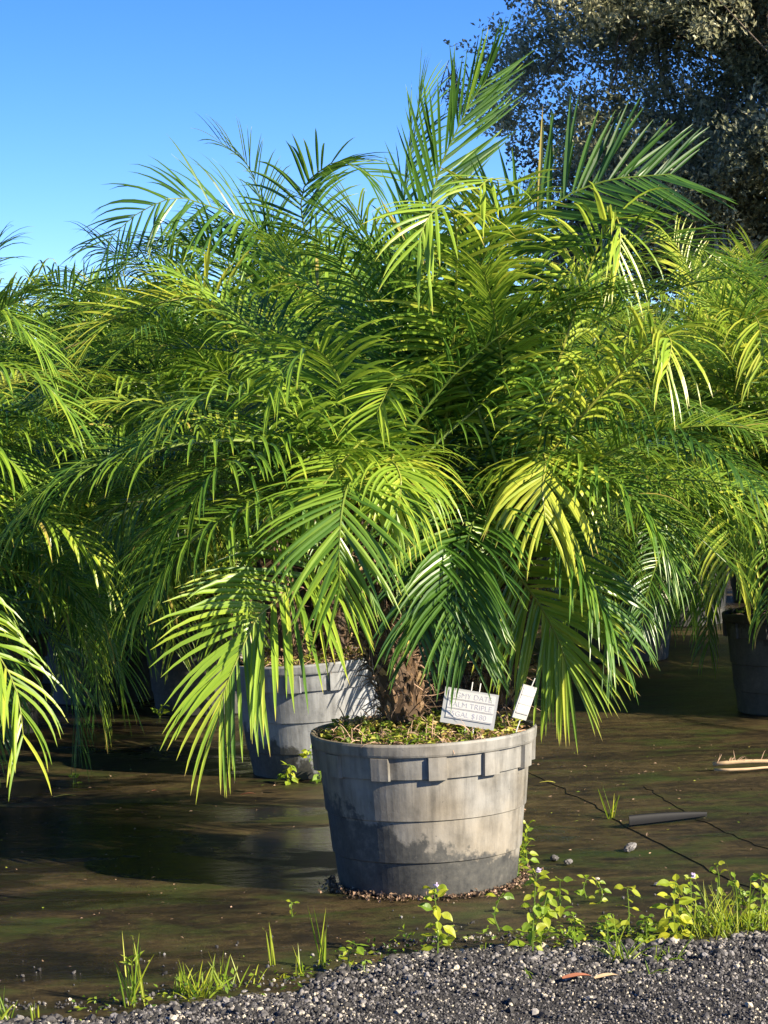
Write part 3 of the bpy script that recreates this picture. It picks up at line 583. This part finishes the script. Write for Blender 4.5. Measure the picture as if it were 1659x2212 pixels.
for B, src, rz, sc, lab in (
    (B3, Q4, 2.0, 1.0, 'pygmy date palm in the dark pot right of centre, behind the closest palm'),
    (B7, Q5, 1.1, .86, 'pygmy date palm at the left edge, behind the palm with hanging yellow-green tips'),
    (B8, Q5, 2.6, 1.0, 'pygmy date palm far left in front of the white greenhouse roof'),
    (B9, Q4, 4.1, 1.05, 'pygmy date palm far back between the wide left palm and the sky'),
    (B10, Q5, 3.3, 1.05, 'pygmy date palm beyond the right edge, nearer the camera than its neighbours'),
    (B11, Q4, 5.0, 1.05, 'pygmy date palm at the right edge beneath the oak'),
    (B12, Q5, .4, 1.0, 'pygmy date palm far back behind the centre of the closest palm'),
    (B13, Q4, 1.5, 1.05, 'pygmy date palm in the farthest row, just left of the oak'),
    (B14, Q5, 3.9, 1.0, 'pygmy date palm in the farthest row at the far left'),
    (B15, Q5, 5.5, 1.05, 'pygmy date palm in the farthest row under the oak'),
    (B16, Q4, 2.9, 1.0, 'pygmy date palm in the farthest row behind the wide left palm'),
    (B17, Q5, 1.9, 1.0, 'pygmy date palm behind the one by the white greenhouse roof'),
    (B18, Q4, 3.6, 1.0, 'pygmy date palm far back in the gap between the blue-grey pot and the closest pot'),
    (B19, Q5, .9, 1.0, 'pygmy date palm far back in the gap right of the dark pot right of centre'),
    (B20, Q5, 2.2, 1.0, 'pygmy date palm in the farthest row hidden behind the closest palm'),
    (B22, Q5, 4.6, 1.08, 'palm at left just behind the wide palm of the blue-grey pot, against the sky'),
    (B21, Q4, .7, 1.0, 'pygmy date palm in the farthest row behind the greenhouse-side palms')):
    copy_thing(src, B, rz, lab, sc)
pp = pot(B6, 'pot_shaded', 'black nursery pot of the palm just outside the left edge', 0, .006, 6)
for B, lab in ((B7, 'black nursery pot of the palm second from the front at the left edge'), (B8, 'black nursery pot of the palm by the white greenhouse roof'),
    (B9, 'black nursery pot far back behind the wide left palm'), (B10, 'black nursery pot of the palm beyond the right edge'),
    (B11, 'black nursery pot under the oak at the right edge'), (B12, 'black nursery pot far back behind the closest palm'),
    (B13, 'black nursery pot in the farthest row left of the oak'), (B14, 'black nursery pot in the farthest row at far left'),
    (B15, 'black nursery pot in the farthest row under the oak'), (B16, 'black nursery pot in the farthest row behind the wide left palm'),
    (B17, 'black nursery pot behind the palm by the white greenhouse roof'), (B18, 'black nursery pot far back between the blue-grey and the closest pot'),
    (B19, 'black nursery pot far back right of the dark pot right of centre'), (B20, 'black nursery pot in the farthest row hidden behind the closest palm'),
    (B22, 'black nursery pot at left behind the wide palm of the blue-grey pot'),
    (B21, 'black nursery pot in the farthest row behind the greenhouse-side palms')):
    copy_thing(pp, B, B[0]*3, lab)

# ------------------------------------------------------------------ oak behind
def oak(base, cen, rad, seed, label, nclump=420, per=5000):
    rng = np.random.default_rng(seed); t = empty('oak_tree', base, label, 'tree'); base = np.asarray(base, float); cen = np.asarray(cen, float)-base; rad = np.asarray(rad)
    tb = MB(); fork = np.array([0, 0, 1.9]); tb.tube(spline([[0, 0, -.1], [.1, 0, 1], fork], 8), np.linspace(.42, .30, 8), 12)
    cl = MB(); ms = MB()
    lim = []
    for k in range(9):
        a = k*2.4; e = cen+rad*np.array([math.cos(a)*.62, math.sin(a)*.62, rng.uniform(-.25, .5)]); mid = (fork+e)/2+rng.normal(0, .4, 3)
        P = spline([fork-ZV*.3*(k % 3), mid, e], 14); tb.tube(P, np.linspace(.16, .03, 14), 7); lim.append(P)
    C = []
    for i in range(nclump):
        d = nrm(rng.normal(size=3)); d[2] = d[2]*.9+.05
        if d[2] < -.75 or d[1] > .5: continue
        c = cen+d*rad*rng.uniform(.35, .97)**.7; C.append((c, d, rng.uniform(.38, .85)))
    for c, d, r in C:
        P = lim[int(np.argmin([np.linalg.norm(L_[-1]-c) for L_ in lim]))]; tb.tube(spline([P[9], (P[-1]+c)/2+rng.normal(0, .12, 3), c-d*r*.3], 12), np.linspace(.022, .006, 12), 5)
        ns = int(per*r*r/22); sub = c+nrm(rng.normal(size=(ns, 3)))*(r*rng.uniform(0, 1, ns)**.45)[:, None]*np.array([1.15, 1.15, .8])
        k = 26; X_ = np.repeat(sub, k, 0); ax = np.repeat(nrm(rng.normal(size=(ns, 3))+d*.7+ZV*.5), k, 0)
        X_ = X_+ax*rng.uniform(-.12, .16, (len(X_), 1))+rng.normal(0, .045, X_.shape)
        D = nrm(ax*.6+rng.normal(size=X_.shape)); nn = nrm(rng.normal(0, .7, X_.shape)+ZV*.6+d*.3)
        tn = np.clip(np.repeat(rng.normal(.47, .16, ns)+rng.normal(0, .14), k)+rng.normal(0, .15, len(X_)), 0, 1)
        leaves(cl, X_, D, nn, rng.uniform(.045, .075, len(X_)), rng.uniform(.024, .038, len(X_)), tn, 0)
        for q in range(3):
            if rng.uniform() < 0:
                p0 = c+d*r*.7+rng.normal(0, .25, 3); tb.tube(spline([p0, p0+d*.25+rng.normal(0, .12, 3), p0+d*.35+rng.normal(0, .12, 3)+ZV*rng.uniform(-.3, .35)], 6), np.linspace(.008, .003, 6), 4)
        if rng.uniform() < .22:
            p0 = c+d*r*.75+rng.normal(0, .15, 3); nb = 26
            blades(ms, p0+rng.normal(0, .07, (nb, 3)), rng.normal(0, .35, (nb, 3))-ZV, rng.uniform(.25, .75, nb), rng.uniform(.008, .018, nb), rng.uniform(0, 2, nb), 6, rng, np.full(nb, .5), 0, .1)
    tb.build('trunk', M['bark'], t, smooth=True); cl.build('crown', M['oak'], t); ms.build('hanging_moss', M['moss'], t)
    return t
oak((6.2, 23.5, 0), (6.0, 23, 4.6), (4.95, 3.8, 4.1), 77, 'large grey-green live oak with hanging moss behind the palms at upper right')

# added wood, shutting the low sky off the wet ground, and the white greenhouse
rng = np.random.default_rng(8); mb = MB(); n_ = 36000
x = rng.uniform(-30, 30, n_); q = rng.uniform(0, 1, n_)
hgt = 2.1+.15*np.sin(x*.7)+.12*np.sin(x*1.9+1)+.12*np.sin(x*4.1); 
P = np.stack([x, 25+2.0*rng.uniform(-1, 1, n_), hgt*q**.8], 1)
leaves(mb, P, rng.normal(size=(n_, 3)), rng.normal(size=(n_, 3))+ZV, rng.uniform(.12, .28, n_), rng.uniform(.07, .15, n_), rng.uniform(0, 1, n_), 0)
tag(mb.build('added_wood', M['hedge']), 'low green wood added behind the nursery rows to shut out low sky', 'wood', kind='stuff')
g = empty('greenhouse', (-9.3, 46, 0), 'white arched greenhouse behind the palms at the left edge', 'greenhouse')
mb = MB(); th = np.linspace(0, np.pi, 17); V = [[2.2*math.cos(a), y, 1.2+2.6*math.sin(a)] for y in (-9, 9) for a in th]
mb.add(V, [[i, i+1, i+18, i+17] for i in range(16)]+[list(range(17)), list(range(17, 34))[::-1]]); mb.build('roof', simple('white_film', (.82, .82, .80), .5), g, smooth=False)
mb = MB(); mb.box((-2.2, 0, .6), (.06, 18, 1.2)); mb.box((2.2, 0, .6), (.06, 18, 1.2)); mb.box((0, -8.97, .6), (4.34, .06, 1.2)); mb.build('wall', simple('greenhouse_wall', (.55, .56, .55), .5), g)

# ------------------------------------------------------------------ signs
def basis(q):
    """board frame from its four corners on the photo and their depths (TL, TR, BR, BL)"""
    p = [at(*c) for c in q]; ex = (p[1]+p[2]-p[0]-p[3])/2; ey = (p[0]+p[1]-p[2]-p[3])/2; w, h = np.linalg.norm(ex), np.linalg.norm(ey)
    ex = ex/w; ey = nrm(ey-(ey@ex)*ex); return sum(p)/4, ex, ey, np.cross(ex, ey), w, h
FNT = None
def text(body, size, ox, oy, oz, mat, parent, width=None):
    cu = bpy.data.curves.new('lettering', 'FONT'); cu.body = body; cu.size = size; cu.align_x = 'LEFT'; cu.offset = -.0004; cu.extrude = .0002
    o = bpy.data.objects.new('lettering', cu); COL.objects.link(o); bpy.context.view_layer.update()
    me = bpy.data.meshes.new_from_object(o.evaluated_get(bpy.context.evaluated_depsgraph_get())); bpy.data.objects.remove(o); me.materials.clear()
    if width: 
        ww = max(v.co.x for v in me.vertices); s = width/ww
        for v in me.vertices: v.co.x *= s
    return link('lettering', me, mat, parent, (ox, oy, oz))
def sign(q, label, rows, stake):
    c, ex, ey, ez, w, h = basis(q); t = empty('price_sign', c, label, 'sign', 'plastic plant signs')
    t.matrix_world = Matrix(((ex[0], ey[0], ez[0], c[0]), (ex[1], ey[1], ez[1], c[1]), (ex[2], ey[2], ez[2], c[2]), (0, 0, 0, 1)))
    mb = MB(); mb.box((0, 0, 0), (w, h, .003)); mb.build('board', M['sleeve'], t)
    n = len(rows); x0 = -w/2+w*.085; ww = w*.86; hh = h*.79; rh = hh/n
    for i, (s, fx) in enumerate(rows):
        yc = h*.46-rh*(i+.5); mb = MB(); mb.box((x0+ww/2, yc, .0025), (ww, rh*.86, .002)); mb.build('paper_strip', M['paper'], t)
        if s: text(s, rh*.80, x0+.004, yc-rh*.28, .0038, M['ink'], t, ww*fx)
        mb = MB(); mb.box((x0+ww/2, yc-rh*.5, .0030), (ww, rh*.085, .002)); mb.build('rule', M['greyink'], t)
    for sx in stake:
        mb = MB(); mb.tube([(w*sx, -h*.9, -.004), (w*sx, h*.5, -.004), (w*sx, h*.5+.024, -.002)], .0016, 6); mb.build('stake', M['wire'], t)
    return t
sign([(965, 1482, 6.27), (1078, 1503, 6.25), (1066, 1577, 6.24), (948, 1560, 6.26)], 'white plant sign with three lettered rows standing in the closest pot', [('PIGMY DATE', .90), ('PALM TRIPLE', .93), ('25GAL $180', .84)], (-.02, .13))
sign([(1132, 1478, 6.26), (1161, 1486, 6.31), (1134, 1556, 6.30), (1104, 1548, 6.25)], 'narrow white sign turned edgeways at the right rim of the closest pot', [('1 X', .8), ('11 4', .8), ('1X', .6)], (.2,))

# ------------------------------------------------------------------ weeds, grass, litter
def weed(x, y, hp, label, seed, nodes=6, ls=.030, tone=.6, flower=False, lean=0, spread=1.0, z=0.0, depth=None):
    ls *= 1.12; nodes += 1+3*(nodes > 4)
    rng = np.random.default_rng(seed); b = gnd(x, y, z) if depth is None else at(x, y, depth); b = np.array([b[0], b[1], b[2]]); hgt = hp/FPX*b[1]
    t = empty('leafy_weed', b, label, 'weed', 'leafy weeds along the gravel edge')
    top = np.array([lean*hgt, rng.normal(0, .05)*hgt, hgt]); P = spline([[0, 0, -.01], top*.5+rng.normal(0, .006, 3), top], 10)
    mb = MB(); mb.tube(P, np.linspace(.0024, .0011, 10), 5, 0, .3); mb.build('stem', M['rachis'], t)
    mb = MB(); pts = []
    for k in range(nodes):
        q = .18+.82*(k/(max(1, nodes-1))); c = np.array([np.interp(q, np.linspace(0, 1, 10), P[:, i]) for i in range(3)]); a0 = k*1.571+rng.uniform(-.4, .4)
        nl = 2 if k < nodes-1 else 4
        for j in range(nl):
            a = a0+j*2*np.pi/nl+rng.normal(0, .2); e = rng.uniform(-.75, .85); D = np.array([math.cos(a)*math.cos(e), math.sin(a)*math.cos(e), math.sin(e)]); s = ls*rng.uniform(.7, 1.25)*(1-.35*q)
            petl = D*s*.35*spread; mb.tube([c, c+petl], .0009, 4, 0, .4, cap=False)
            tn = float(np.clip(rng.normal(tone, .16), 0, 1))
            blades(mb, (c+petl)[None], D[None], np.array([s]), np.array([s*.62]), np.array([rng.uniform(.3, 2.4)]), 6, rng, np.array([tn]), 0, .12, wref=ZV[None]+np.array([[.25, -.75, 0]])+rng.normal(0, .4, (1, 3)), taper=np.array([.12, .72, 1, .92, .68, .36, .03]))
    mb.build('foliage', M['weed'], t)
    if flower:
        mb = MB(); c = P[-1]+np.array([.006, 0, .010])
        for k in range(16):
            d = nrm(rng.normal(size=3)); mb.tube([c, c+d*.007], [.0012, .0018], 5)
        mb.build('flower', M['flower'], t)
    return t
def grass(x, y, hp, label, seed, n=14, wd=.004, sp=.35, tone=.55, droop=.6, z=0.0, rad=.015, name='grass_tuft', heads=False):
    rng = np.random.default_rng(seed); b = gnd(x, y, z); hgt = hp/FPX*b[1]; mb = MB()
    P = np.stack([rng.normal(0, rad, n), rng.normal(0, rad, n), np.full(n, -.004)], 1); D = rng.normal(0, sp, (n, 3)); D[:, 2] = 1
    blades(mb, P, D, hgt*rng.uniform(.45, 1.12, n), wd*rng.uniform(.7, 1.2, n), droop*rng.uniform(.2, 1.6, n), 6, rng, np.clip(rng.normal(tone, .15, n), 0, 1), 0, .2)
    if heads:
        P2_ = np.array([[0, 0, hgt*.55]]); D2 = np.array([[.15, 0, 1]])
        for k in range(5): blades(mb, np.array([[.01*rng.normal(), 0, hgt*rng.uniform(.55, .7)]]), np.array([[rng.normal(0, .8), rng.normal(0, .5), .7]]), np.array([hgt*.22]), np.array([wd]), np.array([.5]), 4, rng, np.array([.6]), 0)
    return tag(mb.build(name, M['weed'], None, b), label, 'grass', 'grass tufts along the gravel edge')
GZ = .0
weed(945, 2066, 148, 'yellow-green leafy weed in front of the closest pot, with a tiny lilac flower', 1, 7, .040, .72, True, -.02)
weed(1150, 2066, 180, 'tall leafy weed with a white flower right of the closest pot', 2, 8, .036, .66, True, .08)
weed(1168, 2050, 130, 'leafy weed leaning against the tall white-flowered one', 22, 6, .034, .62, False, .15)
weed(1082, 2010, 70, 'small four-leaved weed sprout between two taller weeds', 3, 2, .036, .62)
weed(1212, 1978, 78, 'slim weed with pointed leaves right of the white-flowered one', 4, 4, .034, .55)
weed(1268, 1938, 40, 'tiny two-tiered sprout on wet cloth, left one of the pair', 5, 2, .030, .66)
weed(1292, 1950, 46, 'tiny two-tiered sprout on wet cloth, right one of the pair', 6, 3, .026, .7)
weed(1358, 2010, 92, 'weed with a broad yellow leaf in the middle of the right-hand patch', 7, 4, .042, .8)
weed(1462, 2030, 125, 'bushy yellow-leaved weed at the left of the dense grass', 8, 8, .044, .78, False, .0)
weed(1490, 2015, 118, 'bushy weed with small lilac buds just in front of the dense grass', 9, 8, .030, .6, True, .04)
weed(1648, 1990, 100, 'leafy weed with dark stem at the right edge', 10, 6, .030, .68)
weed(1590, 1962, 62, 'thin weed topped by a leaf rosette behind the dense grass', 11, 3, .026, .7)
weed(1550, 1940, 70, 'thin weed with a small leafy top left of the rosette weed', 12, 3, .022, .66)
weed(770, 2106, 66, 'small weed with opposite leaves at the left start of the gravel mound', 13, 3, .034, .58)
weed(790, 2110, 36, 'tiny rounded clover-like weed on the gravel mound', 14, 4, .020, .66)
weed(1140, 1868, 88, 'leafy weed rooted against the right foot of the closest pot', 15, 7, .026, .6, False, .02)
weed(1120, 1890, 56, 'low weed hugging the right foot of the closest pot', 16, 5, .022, .55, False, -.05)
weed(1065, 1910, 26, 'flat seedling at the front right foot of the closest pot', 17, 3, .018, .5)
weed(628, 1692, 40, 'low yellow-green weed clump at the foot of the blue-grey pot, left one', 18, 6, .034, .66)
weed(690, 1690, 42, 'low dark weed clump at the foot of the blue-grey pot, right one', 19, 6, .032, .45)
weed(668, 1640, 20, 'tiny yellow sprout growing out of the side of the blue-grey pot', 20, 2, .030, .75, False, 0, 1, 0, 7.92)
weed(1240, 2052, 75, 'low spreading weed at the gravel edge left of the curved grass', 31, 6, .026, .5)
weed(1310, 2046, 70, 'low spreading weed at the gravel edge below the broad yellow leaf', 32, 6, .024, .5)
weed(1400, 2040, 60, 'low spreading weed at the gravel edge left of the bushy yellow weed', 33, 6, .022, .52)
weed(345, 1548, 26, 'trailing weed with a dry head under the long left frond', 34, 4, .034, .6, False, .4)
weed(1605, 1985, 60, 'small leafy weed between the dense grass and the right edge', 35, 5, .026, .6)
weed(160, 1692, 16, 'tiny yellow sprout on wet cloth at far left', 36, 3, .022, .7)
weed(632, 1978, 28, 'single thin sprout standing on wet cloth left of the closest pot', 37, 2, .018, .7)
grass(290, 2170, 150, 'tall sedge tuft with flattened heads at lower left', 51, 13, .0065, .22, .5, .5, heads=True)
grass(395, 2146, 78, 'grass tuft, left one of the low clump at lower left', 52, 22, .0042, .5, .6, .7)
grass(432, 2152, 84, 'dense grass tuft in the middle of the low clump at lower left', 53, 26, .0050, .5, .66, .7)
grass(482, 2132, 82, 'grass tuft, right one of the low clump at lower left', 54, 14, .0045, .35, .6, .5)
grass(535, 2128, 70, 'sparse leaning grass blades right of the low clump', 55, 5, .0042, .5, .6, .6)
grass(588, 2085, 120, 'thin single-stemmed sedge with a star top, left of the tall grass', 56, 4, .0042, .07, .6, .2, heads=False, rad=.004)
grass(694, 2090, 160, 'tall upright grass stem left of the gravel mound', 57, 8, .0048, .10, .62, .3, rad=.006)
grass(655, 2108, 72, 'short grass blades at the foot of the tall upright stem', 58, 6, .0045, .18, .62, .3, rad=.008)
grass(617, 2110, 20, 'flat yellow seedling at the gravel edge by the single-stemmed sedge', 59, 10, .009, 1.2, .8, 1.0)
grass(1320, 1768, 75, 'lone grass tuft growing from the cloth seam', 60, 7, .0060, .28, .62, .4, rad=.006)
grass(1130, 1842, 62, 'grass blades behind the right foot of the closest pot', 61, 6, .0060, .55, .62, .7, rad=.008)
grass(1545, 2020, 120, 'dense bright grass tuft at right between leafy weeds', 62, 70, .0036, .42, .66, .5, rad=.035)
grass(1580, 2000, 150, 'tall thin grass stems rising from the dense tuft', 63, 9, .0036, .22, .55, .2, rad=.02)
grass(1632, 2010, 90, 'dense grass tuft at the right edge', 64, 40, .0036, .45, .66, .5, rad=.03)
grass(1345, 2075, 95, 'arching grass clump on gravel under the broad yellow leaf', 65, 20, .0044, .65, .48, 1.2, .02)
grass(1440, 2075, 70, 'curved grass clump on gravel left of the dense tuft', 66, 18, .0044, .8, .45, 1.4, .02)
grass(1160, 2120, 55, 'sprawling grass sprig alone on the gravel', 67, 10, .0040, .9, .5, 1.3, .02)
grass(1395, 2110, 60, 'thin grass sprig on gravel beside a dry leaf', 68, 7, .0045, .9, .5, 1.4, .02)
grass(1040, 2060, 34, 'short sprouts on gravel right of the lilac-flowered weed', 69, 7, .0040, .3, .6, .4, rad=.004)
grass(0, 2205, 75, 'grass tuft at the lower left corner', 70, 12, .0045, .45, .6, .6)
grass(75, 2200, 55, 'few grass blades near the lower left corner', 71, 4, .0045, .25, .6, .4)
# small ground cover at the gravel edge
rng = np.random.default_rng(17); mb = MB(); n_ = 900
x = np.concatenate([rng.uniform(.30, 1.2, 640), rng.uniform(-.75, .3, 260)]); y = edge_y(x)+rng.normal(.03, .05, n_); P = np.stack([x, y, rng.uniform(.0, .03, n_)], 1)
leaves(mb, P, rng.normal(size=(n_, 3))*[1, 1, .4], rng.normal(0, .4, (n_, 3))+ZV, rng.uniform(.008, .022, n_), rng.uniform(.005, .012, n_), np.clip(rng.normal(.5, .2, n_), 0, 1), 0)
tag(mb.build('ground_cover', M['weed']), 'scattered seedlings and clover along the gravel edge', 'ground cover', kind='stuff')
# litter and mud round the foot of the closest pot
rng = np.random.default_rng(18); mb = MB(); n_ = 700; a = rng.uniform(-3.3, .5, n_); r = .262+abs(rng.normal(0, .022, n_))
P = np.stack([B1[0]+r*np.cos(a), B1[1]+r*np.sin(a), rng.uniform(0, .014, n_)], 1)
leaves(mb, P, rng.normal(size=(n_, 3)), rng.normal(size=(n_, 3))+ZV, rng.uniform(.006, .016, n_), rng.uniform(.005, .012, n_), np.clip(rng.normal(.35, .3, n_), 0, 1), 0, .3)
n_ = 700; P = np.stack([rng.uniform(-1.3, 1.5, n_), rng.uniform(5.3, 8.8, n_), np.full(n_, .006)], 1)
for sl, mi in ((slice(0, 560), 0), (slice(560, 700), 1)):
    k = len(P[sl]); leaves(mb, P[sl], rng.normal(size=(k, 3))*[1, 1, .2], rng.normal(0, .3, (k, 3))+ZV, rng.uniform(.004, .016, k), rng.uniform(.003, .009, k), np.clip(rng.normal(.45, .3, k), 0, 1), mi, .2)
tag(mb.build('litter', [M['fibre'], M['clover']]), 'crumbs of soil and leaf scraps on the wet cloth round the pots', 'litter', kind='stuff')

def loose_stone(x, y, s, label, seed, tone):
    rng = np.random.default_rng(seed); V, F = rock(ICO3, rng, .32); V = V+rng.normal(0, .02, V.shape); V[:, 2] *= .6; b = gnd(x, y)
    return tag(mesh('stone', V*s, F, M['stone'], None, (b[0], b[1], s*.45), tone=np.full(len(V), tone)), label, 'stone', 'loose stones on the wet cloth')
loose_stone(1360, 1838, .022, 'pale rough stone lying alone right of the closest pot', 1, .66)
loose_stone(1228, 1868, .020, 'grey stone beside the white flower, right one of the close pair', 2, .6)
loose_stone(1198, 1858, .014, 'small grey stone beside the white flower, left one of the close pair', 3, .55)
loose_stone(1420, 1912, .009, 'tiny white pebble in front of the cloth seam', 4, .75)
loose_stone(1290, 1900, .007, 'tiny pale pebble between the sprouts and the stones', 5, .9)
# broken palm stalk, orange leaf, yellow leaf, dry leaves on the gravel, curled flap of cloth
b = gnd(1540, 1668); t = empty('broken_stalk', b, 'pale broken palm stalk with frayed end lying on wet cloth at right', 'palm stalk')
mb = MB(); mb.tube(spline([(0, 0, .028), (.12, -.01, .036), (.30, -.03, .032), (.5, -.06, .03)], 10), np.linspace(.0085, .005, 10), 8); mb.build('stalk', M['straw'], t, smooth=True)
mb = MB(); mb.tube(spline([(0, -.03, .012), (.10, -.05, .014), (.24, -.04, .018), (.42, -.08, .016)], 8), np.linspace(.006, .003, 8), 7); mb.build('split_side', M['straw'], t, smooth=True)
rng = np.random.default_rng(4); mb = MB(); n_ = 26; q = rng.uniform(0, 1, n_)**1.6*.25
blades(mb, np.stack([q, -.01+0*q, .034+0*q], 1), np.stack([rng.uniform(-.1, 1, n_), rng.normal(0, .4, n_), rng.uniform(.3, 1, n_)], 1), rng.uniform(.012, .05, n_), rng.uniform(.001, .003, n_), rng.uniform(-1, 1.5, n_), 4, rng, np.full(n_, .8), 0); mb.build('frayed_fibres', M['fibre'], t)
def flat_leaf(x, y, L_, Wd_, ang, mat, label, z=.012, seed=0):
    rng = np.random.default_rng(seed); b = gnd(x, y, z); mb = MB()
    blades(mb, np.zeros((1, 3)), np.array([[math.cos(ang), math.sin(ang), .22]]), np.array([L_]), np.array([Wd_]), np.array([.9]), 8, rng, np.array([.5]), 0, .2, wref=ZV[None])
    return tag(mb.build('fallen_leaf', M[mat], None, b), label, 'leaf', 'fallen leaves')
flat_leaf(520, 1716, .055, .016, .1, 'orange', 'orange fallen leaf under the tips of the long left frond')
flat_leaf(114, 1722, .09, .012, .05, 'yellow', 'yellow fallen leaflet on wet cloth at far left')
flat_leaf(328, 1708, .02, .016, .4, 'orange', 'tiny orange scrap on wet cloth between the yellow leaflet and the long frond')
flat_leaf(1215, 2112, .07, .03, .15, 'orange', 'rust-coloured dry leaf on gravel, left one of two', .04, 2)
flat_leaf(1285, 2112, .06, .026, .3, 'straw', 'tan dry leaf on gravel, right one of two', .04, 3)
flat_leaf(1165, 1690, .06, .014, -.3, 'yellow', 'yellowish fallen leaflet on the cloth seam right of the closest pot', .012, 4)
b = gnd(1360, 1790); mb = MB(); th = np.linspace(-.4, 3.9, 14); V = []
for i, s in enumerate(np.linspace(0, .26, 12)):
    rr = .022*(1-.6*(s/.26)**2)
    for a in th: V.append([s*1.0, s*.42+rr*math.cos(a)*(-.4)+.01, .012+rr*math.sin(a)*1.0+rr*.3])
mb.add(V, [[i*14+j, i*14+j+1, (i+1)*14+j+1, (i+1)*14+j] for i in range(11) for j in range(13)])
o = mb.build('cloth_flap', simple('shiny_cloth', (.008, .008, .009), .6, .15, 50, .3), None, b, smooth=True); tag(o, 'shiny black curled flap of ground cloth at the seam right of the pot', 'cloth flap')
